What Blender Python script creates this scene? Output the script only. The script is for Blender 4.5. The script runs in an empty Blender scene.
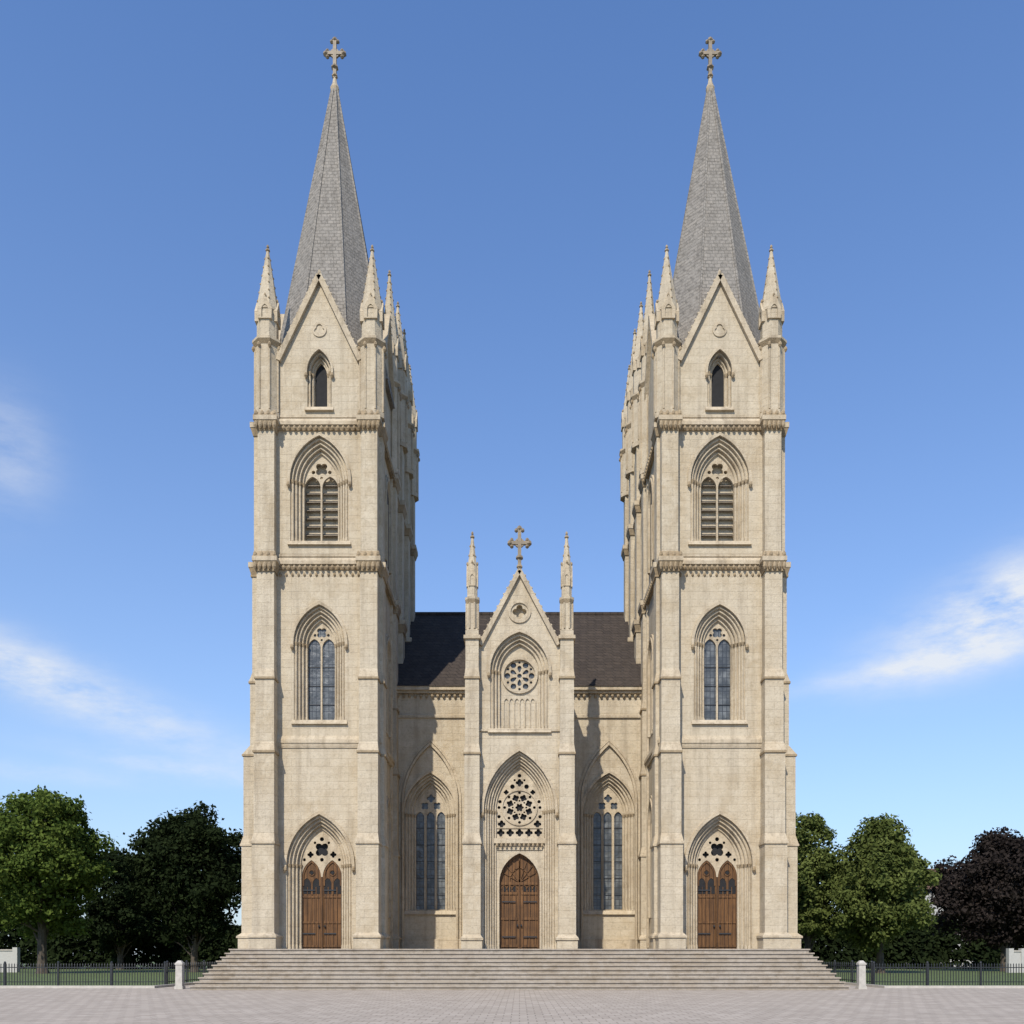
import bpy, math, random
import numpy as np
from mathutils import Matrix, Vector
random.seed(7)
scene = bpy.context.scene
COL = scene.collection
rad = math.radians

# ------------------------------------------------------------------ materials
def new_mat(name):
    m = bpy.data.materials.new(name); m.use_nodes = True
    nt = m.node_tree; nt.nodes.clear()
    out = nt.nodes.new('ShaderNodeOutputMaterial')
    b = nt.nodes.new('ShaderNodeBsdfPrincipled')
    nt.links.new(b.outputs[0], out.inputs[0])
    return m, nt, b

class NT:
    def __init__(s, nt): s.nt = nt
    def n(s, t, **kw):
        nd = s.nt.nodes.new(t)
        for k, v in kw.items(): setattr(nd, k, v)
        return nd
    def l(s, a, b): s.nt.links.new(a, b)
    def val(s, inp, v):
        if isinstance(v, (int, float)): inp.default_value = v
        elif isinstance(v, (tuple, list)): inp.default_value = v
        else: s.l(v, inp)
    def math(s, op, a, b=None, c=None, clamp=False):
        nd = s.n('ShaderNodeMath', operation=op); nd.use_clamp = clamp
        s.val(nd.inputs[0], a)
        if b is not None: s.val(nd.inputs[1], b)
        if c is not None: s.val(nd.inputs[2], c)
        return nd.outputs[0]
    def mix(s, fac, a, b, mode='MIX'):
        nd = s.n('ShaderNodeMix', data_type='RGBA', blend_type=mode)
        s.val(nd.inputs[0], fac)
        s.val(nd.inputs[6], a if not isinstance(a, tuple) else (*a, 1)[:4])
        s.val(nd.inputs[7], b if not isinstance(b, tuple) else (*b, 1)[:4])
        return nd.outputs[2]
    def noise(s, vec, scale, detail=4, rough=.55):
        nd = s.n('ShaderNodeTexNoise'); s.l(vec, nd.inputs['Vector'])
        nd.inputs['Scale'].default_value = scale; nd.inputs['Detail'].default_value = detail
        nd.inputs['Roughness'].default_value = rough
        return nd.outputs[0]
    def ramp(s, v, a, b, c0=0., c1=1.):
        nd = s.n('ShaderNodeMapRange'); s.l(v, nd.inputs[0])
        nd.inputs[1].default_value = a; nd.inputs[2].default_value = b
        nd.inputs[3].default_value = c0; nd.inputs[4].default_value = c1
        return nd.outputs[0]
    def mapping(s, vec, sc):
        nd = s.n('ShaderNodeMapping'); s.l(vec, nd.inputs[0]); nd.inputs[3].default_value = sc
        return nd.outputs[0]

def stone_mat(name, base, brickw=.95, brickh=.38, dirt=.5, joint=.82, bmix=.42):
    m, nt, b = new_mat(name); N = NT(nt)
    geo = N.n('ShaderNodeNewGeometry'); pos = geo.outputs['Position']
    sx = N.n('ShaderNodeSeparateXYZ'); N.l(pos, sx.inputs[0])
    u = N.math('ADD', sx.outputs[0], sx.outputs[1])
    cv = N.n('ShaderNodeCombineXYZ'); N.l(u, cv.inputs[0]); N.l(sx.outputs[2], cv.inputs[1])
    br = N.n('ShaderNodeTexBrick'); N.l(cv.outputs[0], br.inputs[0])
    br.inputs['Scale'].default_value = 1; br.inputs['Brick Width'].default_value = brickw
    br.inputs['Row Height'].default_value = brickh; br.inputs['Mortar Size'].default_value = .014
    br.inputs['Mortar Smooth'].default_value = .6
    br.inputs['Color1'].default_value = (1, 1, 1, 1); br.inputs['Color2'].default_value = (.86, .84, .8, 1)
    br.inputs['Mortar'].default_value = (joint, joint * .96, joint * .9, 1)
    big = N.noise(pos, .35, 3, .6); mid = N.noise(pos, 1.5, 5, .68); fine = N.noise(pos, 9, 3, .75)
    streak = N.noise(N.mapping(pos, (2.2, 2.2, .16)), 1.0, 4, .65)
    c = N.mix(N.ramp(big, .35, .68), base, tuple(x * y for x, y in zip(base, (.88, .83, .75))))
    c = N.mix(N.ramp(mid, .42, .66), c, tuple(x * y for x, y in zip(base, (1.08, 1.08, 1.07))))
    c = N.mix(bmix, c, br.outputs[0], 'MULTIPLY')
    d = N.math('MULTIPLY', N.ramp(streak, .49, .75), dirt)
    c = N.mix(d, c, (.17, .13, .085))
    d2 = N.math('MULTIPLY', N.ramp(N.noise(pos, 3.4, 6, .8), .53, .7), dirt * .9)
    c = N.mix(d2, c, (.21, .16, .105))
    c = N.mix(N.ramp(fine, .53, .7, 0, .5), c, tuple(x * .52 for x in base))
    N.l(c, b.inputs['Base Color']); b.inputs['Roughness'].default_value = .92
    b.inputs['Specular IOR Level'].default_value = .15
    bp = N.n('ShaderNodeBump'); bp.inputs['Strength'].default_value = .7; bp.inputs['Distance'].default_value = .04
    h = N.math('ADD', N.math('MULTIPLY', br.outputs['Fac'], -.3), N.math('MULTIPLY', N.noise(pos, 7, 4, .78), 1.1))
    N.l(h, bp.inputs['Height']); N.l(bp.outputs[0], b.inputs['Normal'])
    return m

STONE = stone_mat('limestone', (.50, .432, .325), dirt=.42)
TRIM = stone_mat('carved_limestone', (.49, .415, .305), brickw=3, brickh=.6, dirt=.7, joint=.84)
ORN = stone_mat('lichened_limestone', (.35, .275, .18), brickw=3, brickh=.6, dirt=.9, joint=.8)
STEP = stone_mat('step_stone', (.375, .33, .275), brickw=1.7, brickh=5, dirt=.5)

def slate_mat(name, c1, c2, w, h, mortar):
    m, nt, b = new_mat(name); N = NT(nt)
    geo = N.n('ShaderNodeNewGeometry'); pos = geo.outputs['Position']
    sx = N.n('ShaderNodeSeparateXYZ'); N.l(pos, sx.inputs[0])
    u = N.math('ADD', sx.outputs[0], N.math('MULTIPLY', sx.outputs[1], .6))
    cv = N.n('ShaderNodeCombineXYZ'); N.l(u, cv.inputs[0]); N.l(sx.outputs[2], cv.inputs[1])
    br = N.n('ShaderNodeTexBrick'); N.l(cv.outputs[0], br.inputs[0]); br.inputs['Scale'].default_value = 1
    br.inputs['Brick Width'].default_value = w; br.inputs['Row Height'].default_value = h
    br.inputs['Mortar Size'].default_value = .018
    br.inputs['Color1'].default_value = (*c1, 1); br.inputs['Color2'].default_value = (*c2, 1)
    br.inputs['Mortar'].default_value = (*mortar, 1)
    c = N.mix(N.ramp(N.noise(pos, 1.6, 5, .75), .4, .65, 0, .7), br.outputs[0], tuple(x * 1.3 for x in c2))
    c = N.mix(N.ramp(N.noise(N.mapping(pos, (3, 3, .3)), 1, 4, .7), .48, .72, 0, .5), c, tuple(x * .5 for x in c1))
    c = N.mix(N.ramp(N.noise(pos, 6, 4, .78), .48, .66, 0, .65), c, tuple(x * .4 for x in c1))
    N.l(c, b.inputs['Base Color']); b.inputs['Roughness'].default_value = .88
    b.inputs['Specular IOR Level'].default_value = .15
    bp = N.n('ShaderNodeBump'); bp.inputs['Strength'].default_value = .7; bp.inputs['Distance'].default_value = .05
    N.l(N.math('ADD', N.math('MULTIPLY', br.outputs['Fac'], -.6), N.noise(pos, 6, 3, .75)), bp.inputs['Height']); N.l(bp.outputs[0], b.inputs['Normal'])
    return m
SPIRE = slate_mat('spire_slate', (.29, .262, .225), (.225, .207, .182), .3, .2, (.15, .138, .12))
ROOF = slate_mat('roof_slate', (.072, .057, .046), (.047, .038, .032), .5, .3, (.02, .018, .017))

def simple_mat(name, col, rough=.8, noise=0, metal=0, scale=6.):
    m, nt, b = new_mat(name); N = NT(nt)
    geo = N.n('ShaderNodeNewGeometry')
    nz = N.noise(geo.outputs['Position'], scale, 4, .65)
    c = N.mix(N.ramp(nz, .3, .7), tuple(x * (1 - noise) for x in col), tuple(x * (1 + noise) for x in col))
    N.l(c, b.inputs['Base Color']); b.inputs['Roughness'].default_value = rough
    b.inputs['Metallic'].default_value = metal
    return m
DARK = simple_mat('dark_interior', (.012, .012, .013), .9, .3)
LOUV = simple_mat('louvre_wood', (.02, .019, .019), .8, .25)
IRON = simple_mat('black_iron', (.02, .021, .023), .5, .2)
GILT = simple_mat('weathered_metal', (.2, .155, .10), .6, .3)
BOLL = simple_mat('bollard_stone', (.42, .39, .34), .85, .15)
BARK = simple_mat('bark', (.075, .06, .045), .95, .4, scale=3)
WHITEW = simple_mat('pale_render', (.42, .41, .38), .9, .08)
TILE = slate_mat('clay_tile', (.15, .09, .065), (.11, .07, .05), .4, .3, (.05, .03, .02))

def glass_mat(name):
    m, nt, b = new_mat(name); N = NT(nt)
    geo = N.n('ShaderNodeNewGeometry'); pos = geo.outputs['Position']
    sx = N.n('ShaderNodeSeparateXYZ'); N.l(pos, sx.inputs[0])
    cv = N.n('ShaderNodeCombineXYZ'); N.l(sx.outputs[0], cv.inputs[0]); N.l(sx.outputs[2], cv.inputs[1])
    br = N.n('ShaderNodeTexBrick'); N.l(cv.outputs[0], br.inputs[0]); br.inputs['Scale'].default_value = 1
    br.offset = 0
    br.inputs['Brick Width'].default_value = .21; br.inputs['Row Height'].default_value = .34
    br.inputs['Mortar Size'].default_value = .016
    br.inputs['Color1'].default_value = (.085, .092, .094, 1); br.inputs['Color2'].default_value = (.16, .168, .165, 1)
    br.inputs['Mortar'].default_value = (.02, .02, .02, 1)
    c = N.mix(N.ramp(N.noise(pos, 1.9, 4, .6), .4, .6, 0, .75), br.outputs[0], (.035, .038, .04))
    N.l(c, b.inputs['Base Color']); b.inputs['Roughness'].default_value = .28
    b.inputs['Specular IOR Level'].default_value = .55
    bp = N.n('ShaderNodeBump'); bp.inputs['Strength'].default_value = .5; bp.inputs['Distance'].default_value = .06
    N.l(N.noise(pos, 4, 3), bp.inputs['Height']); N.l(bp.outputs[0], b.inputs['Normal'])
    return m
GLASS = glass_mat('leaded_glass')

def wood_mat():
    m, nt, b = new_mat('oak_door'); N = NT(nt)
    geo = N.n('ShaderNodeNewGeometry'); pos = geo.outputs['Position']
    g = N.noise(N.mapping(pos, (14, 14, .8)), 1, 5, .7)
    c = N.mix(N.ramp(g, .3, .7), (.06, .028, .01), (.2, .098, .036))
    c = N.mix(N.ramp(N.noise(pos, 1.3, 4, .7), .45, .7, 0, .5), c, (.05, .027, .013))
    sx = N.n('ShaderNodeSeparateXYZ'); N.l(pos, sx.inputs[0])
    f = N.math('FRACT', N.math('MULTIPLY', sx.outputs[0], 5.2))
    gr = N.math('LESS_THAN', f, .12)
    c = N.mix(gr, c, (.02, .01, .006))
    N.l(c, b.inputs['Base Color']); b.inputs['Roughness'].default_value = .6
    b.inputs['Specular IOR Level'].default_value = .25
    return m
WOOD = wood_mat()

def paving_mat():
    m, nt, b = new_mat('plaza_paving'); N = NT(nt)
    geo = N.n('ShaderNodeNewGeometry'); pos = geo.outputs['Position']
    br = N.n('ShaderNodeTexBrick'); N.l(pos, br.inputs[0]); br.inputs['Scale'].default_value = 1
    br.inputs['Brick Width'].default_value = .42; br.inputs['Row Height'].default_value = .5
    br.inputs['Mortar Size'].default_value = .016
    br.inputs['Color1'].default_value = (.44, .38, .315, 1); br.inputs['Color2'].default_value = (.35, .30, .245, 1)
    br.inputs['Mortar'].default_value = (.2, .17, .14, 1)
    c = N.mix(N.ramp(N.noise(pos, .3, 5, .65), .35, .7, 0, .5), br.outputs[0], (.32, .275, .225))
    c = N.mix(N.ramp(N.noise(pos, 3.2, 5, .75), .5, .75, 0, .5), c, (.47, .415, .35))
    c = N.mix(N.ramp(N.noise(pos, 1.1, 5, .7), .52, .72, 0, .5), c, (.22, .185, .15))
    N.l(c, b.inputs['Base Color']); b.inputs['Roughness'].default_value = .9
    b.inputs['Specular IOR Level'].default_value = .1
    bp = N.n('ShaderNodeBump'); bp.inputs['Strength'].default_value = .5; bp.inputs['Distance'].default_value = .02
    N.l(N.math('MULTIPLY', br.outputs['Fac'], -1.), bp.inputs['Height']); N.l(bp.outputs[0], b.inputs['Normal'])
    return m
PAVE = paving_mat()
GRASS = simple_mat('grass', (.085, .115, .03), .95, .45, scale=1.5)

def leaf_mat(name, dark, light):
    m, nt, b = new_mat(name); N = NT(nt)
    nt.nodes.remove(b)
    out = [x for x in nt.nodes if x.type == 'OUTPUT_MATERIAL'][0]
    geo = N.n('ShaderNodeNewGeometry')
    nz = N.noise(geo.outputs['Position'], .55, 2, .6)
    f = N.math('ADD', N.math('MULTIPLY', geo.outputs['Random Per Island'], .55), N.ramp(nz, .35, .65, 0, .5), clamp=True)
    c = N.mix(f, dark, light)
    d = N.n('ShaderNodeBsdfDiffuse'); t = N.n('ShaderNodeBsdfTranslucent'); mx = N.n('ShaderNodeMixShader')
    N.l(c, d.inputs[0]); N.l(c, t.inputs[0]); mx.inputs[0].default_value = .25
    N.l(d.outputs[0], mx.inputs[1]); N.l(t.outputs[0], mx.inputs[2]); N.l(mx.outputs[0], out.inputs[0])
    return m
LEAF_G = leaf_mat('leaf_green', (.035, .058, .012), (.135, .18, .04))
LEAF_L = leaf_mat('leaf_light_green', (.045, .062, .016), (.155, .185, .055))
LEAF_D = leaf_mat('leaf_dark_green', (.009, .014, .007), (.028, .04, .015))
LEAF_P = leaf_mat('leaf_copper', (.016, .013, .012), (.05, .04, .035))

MATS = [STONE, TRIM, SPIRE, ROOF, GLASS, DARK, LOUV, WOOD, GILT, IRON, BOLL, STEP, WHITEW, TILE, BARK, ORN]
S_, T_, SP_, R_, G_, D_, L_, W_, GI_, I_, B_, ST_, WH_, TI_, BK_, O_ = range(16)

# ------------------------------------------------------------------ mesh builder
_tmpc = 0
class MB:
    def __init__(s): s.v = []; s.f = []; s.m = []; s.M = Matrix.Identity(4)
    def raw(s, vs, fs, mat):
        o = len(s.v)
        flip = s.M.determinant() < 0
        for p in vs: s.v.append(tuple(s.M @ Vector(p)))
        for f in fs:
            f = [i + o for i in f]
            s.f.append(f[::-1] if flip else f); s.m.append(mat)
    def box(s, x0, x1, y0, y1, z0, z1, mat=S_):
        s.taper((x0, x1, y0, y1), z0, (x0, x1, y0, y1), z1, mat)
    def taper(s, a, z0, b, z1, mat=S_):
        vs = [(a[0], a[2], z0), (a[1], a[2], z0), (a[1], a[3], z0), (a[0], a[3], z0),
              (b[0], b[2], z1), (b[1], b[2], z1), (b[1], b[3], z1), (b[0], b[3], z1)]
        s.raw(vs, [(3, 2, 1, 0), (4, 5, 6, 7), (0, 1, 5, 4), (1, 2, 6, 5), (2, 3, 7, 6), (3, 0, 4, 7)], mat)
    def frus(s, x, y, z0, r0, z1, r1, n=8, mat=S_, rot=None):
        if rot is None: rot = math.pi / n
        vs = []
        for z, r in ((z0, r0), (z1, r1)):
            for i in range(n):
                a = rot + 2 * math.pi * i / n
                vs.append((x + r * math.cos(a), y + r * math.sin(a), z))
        fs = [(i, (i + 1) % n, n + (i + 1) % n, n + i) for i in range(n)]
        fs += [tuple(range(n))[::-1], tuple(range(n, 2 * n))]
        s.raw(vs, fs, mat)
    def lump(s, x, y, z, r, rz=None, mat=O_):
        rz = rz or r
        s.frus(x, y, z - rz, r * .35, z - rz * .3, r, 6, mat)
        s.frus(x, y, z - rz * .3, r, z + rz * .4, r * .85, 6, mat)
        s.frus(x, y, z + rz * .4, r * .85, z + rz, r * .25, 6, mat)
    def bar(s, p, q, w, mat=T_, w2=None):
        p = Vector(p); q = Vector(q); d = (q - p); L = d.length; d.normalize()
        up = Vector((0, 1, 0)) if abs(d.y) < .9 else Vector((0, 0, 1))
        a = d.cross(up).normalized(); b = d.cross(a).normalized(); w2 = w2 or w
        vs = []
        for c in (p, q):
            for i, j in ((-1, -1), (1, -1), (1, 1), (-1, 1)):
                vs.append(tuple(c + a * (i * w) + b * (j * w2)))
        s.raw(vs, [(3, 2, 1, 0), (4, 5, 6, 7), (0, 1, 5, 4), (1, 2, 6, 5), (2, 3, 7, 6), (3, 0, 4, 7)], mat)
    def plate(s, loops, y0, y1, mat=S_):
        global _tmpc
        _tmpc += 1
        cu = bpy.data.curves.new('tmp%d' % _tmpc, 'CURVE'); cu.dimensions = '2D'; cu.fill_mode = 'BOTH'
        cu.extrude = abs(y1 - y0) / 2
        for lp in loops:
            sp = cu.splines.new('POLY'); sp.points.add(len(lp) - 1); sp.use_cyclic_u = True
            for i, (x, z) in enumerate(lp): sp.points[i].co = (x, z, 0, 1)
        ob = bpy.data.objects.new('tmp', cu)
        me = bpy.data.meshes.new_from_object(ob)
        yc = (y0 + y1) / 2
        vs = [(v.co.x, yc - v.co.z, v.co.y) for v in me.vertices]
        fs = [tuple(p.vertices) for p in me.polygons]
        s.raw(vs, fs, mat)
        bpy.data.objects.remove(ob); bpy.data.curves.remove(cu); bpy.data.meshes.remove(me)
    def obj(s, name, parent=None, label=None, loc=None):
        me = bpy.data.meshes.new(name)
        me.from_pydata(s.v, [], s.f)
        used = sorted(set(s.m))
        for u in used: me.materials.append(MATS[u])
        rm = {u: i for i, u in enumerate(used)}
        me.polygons.foreach_set('material_index', [rm[x] for x in s.m])
        me.update()
        if loc is not None:
            me.transform(Matrix.Translation(-Vector(loc)))
        ob = bpy.data.objects.new(name, me); COL.objects.link(ob)
        if loc is not None: ob.location = loc
        if parent is not None: setparent(ob, parent)
        if label: ob['label'] = label
        return ob

def worldloc(o):
    l = Vector((0, 0, 0))
    while o is not None:
        l = l + o.location + (o.matrix_parent_inverse.translation if o.parent else Vector((0, 0, 0)))
        o = o.parent
    return l
def setparent(ob, parent):
    w = worldloc(parent)
    ob.parent = parent
    ob.matrix_parent_inverse = Matrix.Translation(-w)

def top(ob, label, cat, kind=None, group=None):
    if label: ob['label'] = label
    if cat: ob['category'] = cat
    if kind: ob['kind'] = kind
    if group: ob['group'] = group

# ------------------------------------------------------------------ gothic helpers
def arch(cx, z0, w, zs, h, d=0., n=9):
    R = (w * w + h * h) / (2 * w); c = R - w; R2 = R + d
    tm = math.acos(max(-1, min(1, c / R2)))
    pts = [(cx + w + d, z0)]
    for i in range(n + 1):
        t = tm * i / n; pts.append((cx - c + R2 * math.cos(t), zs + R2 * math.sin(t)))
    for i in range(n - 1, -1, -1):
        t = tm * i / n; pts.append((cx + c - R2 * math.cos(t), zs + R2 * math.sin(t)))
    pts.append((cx - w - d, z0))
    return pts
def ring(cx, z0, w, zs, h, d0, d1):
    o = arch(cx, z0, w, zs, h, d1); i = arch(cx, z0, w, zs, h, d0)
    return o + i[::-1]
def circ(cx, cz, r, n=20): return [(cx + r * math.cos(2 * math.pi * i / n), cz + r * math.sin(2 * math.pi * i / n)) for i in range(n)]
def foil(cx, cz, r, k=4, n=40, ph=0):
    return [(cx + r * (.62 + .38 * abs(math.cos(k / 2 * (t + ph)))) * math.cos(t), cz + r * (.62 + .38 * abs(math.cos(k / 2 * (t + ph)))) * math.sin(t))
            for t in (2 * math.pi * i / n for i in range(n))]
def petal(cx, cz, r0, r1, ang, wd, n=12):
    pts = []
    for i in range(n):
        t = 2 * math.pi * i / n
        a = (r0 + r1) / 2 + (r1 - r0) / 2 * math.cos(t); b = wd * math.sin(t) * (.65 + .35 * math.cos(t))
        pts.append((cx + a * math.cos(ang) - b * math.sin(ang), cz + a * math.sin(ang) + b * math.cos(ang)))
    return pts

def frame(mb, cx, z0, w, zs, h, steps, yb, hood=.14, hy=-.12, sill=True):
    for k, (d0, d1, yf) in enumerate(steps):
        mb.plate([ring(cx, z0, w, zs, h, d0, d1)], yf, yb, T_ if k % 2 else S_)
        for sg in (-1, 1):
            x = cx + sg * (w + d0 + .035)
            mb.frus(x, yf - .005, z0, .055, zs, .055, 8, T_)
            mb.frus(x, yf - .01, z0, .09, z0 + .22, .065, 8, T_)
            mb.frus(x, yf - .01, zs - .12, .06, zs + .06, .1, 8, O_)
        mb.plate([ring(cx, zs, w, zs, h, d0 + .02, d0 + .07)], yf - .045, yf + .02, T_)
    de = steps[-1][1]
    mb.plate([ring(cx, zs - .15, w, zs, h, de, de + hood)], hy, .05, T_)
    for sg in (-1, 1): mb.lump(cx + sg * (w + de + hood / 2), hy, zs - .22, .1, .14)
    if sill: mb.taper((cx - w - de - .12, cx + w + de + .12, -.14, yb), z0 - .22, (cx - w - de - .1, cx + w + de + .1, -.02, yb), z0 - .001, T_)

def window_obj(name, parent, cx, z0, w, zs, h, y, lights=2, louvre=False, M=None, label=None):
    mb = MB()
    if M is not None: mb.M = M
    b = .085 if lights == 2 else .13
    holes = []
    if lights == 1:
        holes.append(arch(cx, z0 + .06, w - .05, zs, h * (w - .05) / w))
    else:
        lw = (2 * w - (lights - 1) * b) / lights / 2 - .01
        for i in range(lights):
            x = cx - w + .01 + lw + i * (2 * lw + b)
            holes.append(arch(x, z0 + .08, lw, zs - .12 * w, lw * 1.45))
        if lights == 2:
            holes.append(foil(cx, zs + .98 * w, .4 * w, 4, ph=math.pi / 4))
            holes.append(circ(cx - .48 * w, zs + .8 * w, .11 * w, 8)); holes.append(circ(cx + .48 * w, zs + .8 * w, .11 * w, 8))
            holes.append(circ(cx, zs + .46 * w, .09 * w, 8))
        else:
            holes.append(foil(cx, zs + 1.16 * w, .27 * w, 4)); holes.append(foil(cx - .4 * w, zs + .66 * w, .27 * w, 4, ph=.78)); holes.append(foil(cx + .4 * w, zs + .66 * w, .27 * w, 4, ph=.78))
    mb.plate([arch(cx, z0, w, zs, h, .04)] + holes, y, y + .14, T_)
    if louvre:
        mb.plate([arch(cx, z0, w, zs, h, .03)], y + .5, y + .54, D_)
        z = z0 + .12
        while z < zs + h * .2:
            ww = w - .03 if z < zs else w * .86
            mb.raw([(cx - ww, y + .16, z), (cx + ww, y + .16, z), (cx + ww, y + .34, z + .14), (cx - ww, y + .34, z + .14),
                    (cx - ww, y + .16, z + .05), (cx + ww, y + .16, z + .05), (cx + ww, y + .34, z + .19), (cx - ww, y + .34, z + .19)],
                   [(3, 2, 1, 0), (4, 5, 6, 7), (0, 1, 5, 4), (1, 2, 6, 5), (2, 3, 7, 6), (3, 0, 4, 7)], L_)
            mb.box(cx - ww, cx + ww, y + .135, y + .16, z + .01, z + .04, GI_)
            z += .42
    else:
        mb.plate([arch(cx, z0, w, zs, h, .03)], y + .1, y + .13, D_ if lights == 1 else G_)
        if lights > 1:
            z = z0 + .9
            while z < zs - .4:
                mb.box(cx - w, cx + w, y + .06, y + .1, z, z + .035, I_); z += .95
    return mb.obj(name, parent, label)

def cross_obj(parent, x, y, z, h, name='cross', wid=.42):
    mb = MB(); t = h * .03 + .02
    mb.frus(x, y, z - .25, .16, z + .12 * h, .08, 8, T_)
    mb.lump(x, y, z + .16 * h, .17, .12)
    mb.box(x - t, x + t, y - t, y + t, z + .1 * h, z + h * .97, GI_)
    zc = z + .68 * h; a = wid * h / 2
    mb.box(x - a, x + a, y - t * .9, y + t * .9, zc - t, zc + t, GI_)
    mb.plate([circ(x, zc, .105 * h), circ(x, zc, .07 * h)], y - t * .6, y + t * .6, GI_)
    for px, pz in ((x - a, zc), (x + a, zc), (x, z + h)):
        mb.lump(px, y, pz, t * 1.7, t * 1.7, GI_)
        for s in (-1, 1):
            if pz == zc: mb.lump(px - math.copysign(.09, px - x), y, pz + s * t * 1.8, t * 1.2, t * 1.2, GI_)
            else: mb.lump(px + s * t * 1.8, y, pz - .09, t * 1.2, t * 1.2, GI_)
    mb.lump(x, y, z + .36 * h, t * 2.3, t * 1.6, GI_)
    return mb.obj(name, parent)

def pinnacle_obj(parent, x, y, z0, zshaft, zcap, ztip, r, label=None):
    mb = MB()
    mb.frus(x, y, z0, r * 1.1, z0 + .25, r * 1.1, 8, T_)
    mb.frus(x, y, z0 + .25, r, zshaft, r, 8, S_)
    for i in range(8):
        a = math.pi / 8 + i * math.pi / 4
        mb.frus(x + r * math.cos(a), y + r * math.sin(a), z0 + .3, .05, zshaft - .1, .05, 6, T_)
        if r > .45: mb.lump(x + r * 1.12 * math.cos(a), y + r * 1.12 * math.sin(a), zshaft - .2, .09, .14)
    mb.frus(x, y, zshaft - .12, r * 1.02, zshaft + .08, r * 1.22, 8, O_)
    mb.frus(x, y, zshaft + .08, r * 1.22, zshaft + .2, r * 1.22, 8, T_)
    r2 = r * .86
    mb.frus(x, y, zshaft + .2, r2, zcap, r2, 8, S_)
    for i in range(4):
        a = i * math.pi / 2
        old = mb.M; mb.M = old @ Matrix.Translation((x, y, 0)) @ Matrix.Rotation(a, 4, 'Z')
        mb.plate([[(-r2 * .62, zcap - .55), (r2 * .62, zcap - .55), (r2 * .66, zcap - .05), (0, zcap + .6), (-r2 * .66, zcap - .05)],
                  arch(0, zcap - .5, r2 * .3, zcap - .1, r2 * .45)], -r2 * 1.06, -r2 * .7, T_)
        mb.lump(0, -r2 * .9, zcap + .66, .06, .1)
        mb.M = old
    mb.frus(x, y, zcap, r2 * 1.08, zcap + .1, r2 * 1.08, 8, T_)
    rs = r2 * 1.05
    mb.frus(x, y, zcap + .1, rs, ztip, .06, 8, S_)
    H = ztip - zcap - .1; k = max(4, int(H / .42))
    for j in range(1, k):
        t = j / k; rr = rs * (1 - t) + .06 * t
        for i in range(4):
            a = math.pi / 8 + i * math.pi / 2
            mb.lump(x + rr * math.cos(a), y + rr * math.sin(a), zcap + .1 + H * t, .045, .06)
    mb.lump(x, y, ztip + .02, .12, .1); mb.lump(x, y, ztip + .2, .07, .1)
    return mb.obj('pinnacle', parent, label)

def buttress(mb, xc, secs, back=.65):
    z = 1.6
    for i, (zt, hw, p) in enumerate(secs):
        last = i == len(secs) - 1
        sl = 0 if last else (.25 if i == 0 else .55)
        mb.box(xc - hw, xc + hw, -p, back, z, zt - sl, S_)
        if not last:
            hw2, p2 = secs[i + 1][1:]
            mb.taper((xc - hw - .05, xc + hw + .05, -p - .07, back), zt - sl, (xc - hw - .05, xc + hw + .05, -p - .07, back), zt - sl + .1, O_ if i > 1 else T_)
            mb.taper((xc - hw - .03, xc + hw + .03, -p - .05, back), zt - sl + .1, (xc - hw2, xc + hw2, -p2, back), zt, T_)
        z = zt

def cornice(mb, x0, x1, y0, y1, z, p=.16, dent=True):
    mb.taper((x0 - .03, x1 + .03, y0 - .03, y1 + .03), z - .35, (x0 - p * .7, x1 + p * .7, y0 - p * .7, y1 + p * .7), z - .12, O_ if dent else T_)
    mb.box(x0 - p, x1 + p, y0 - p, y1 + p, z - .12, z + .05, T_)
    mb.taper((x0 - p, x1 + p, y0 - p, y1 + p), z + .05, (x0 - .02, x1 + .02, y0 - .02, y1 + .02), z + .25, T_)
    if dent:
        n = int((x1 - x0) / .27)
        for i in range(n):
            x = x0 + (i + .5) * (x1 - x0) / n
            mb.lump(x, y0 - p * .8, z - .27, .085, .12)
        n = int((y1 - y0) / .3)
        for i in range(n):
            y = y0 + (i + .5) * (y1 - y0) / n
            mb.lump(x0 - p * .8, y, z - .27, .085, .12); mb.lump(x1 + p * .8, y, z - .27, .085, .12)

# ------------------------------------------------------------------ cathedral
cath = bpy.data.objects.new('cathedral', None); COL.objects.link(cath); cath.location = (0, 0, 1.9)
top(cath, 'pale limestone Gothic cathedral with twin spired towers above broad steps', 'cathedral')

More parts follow.
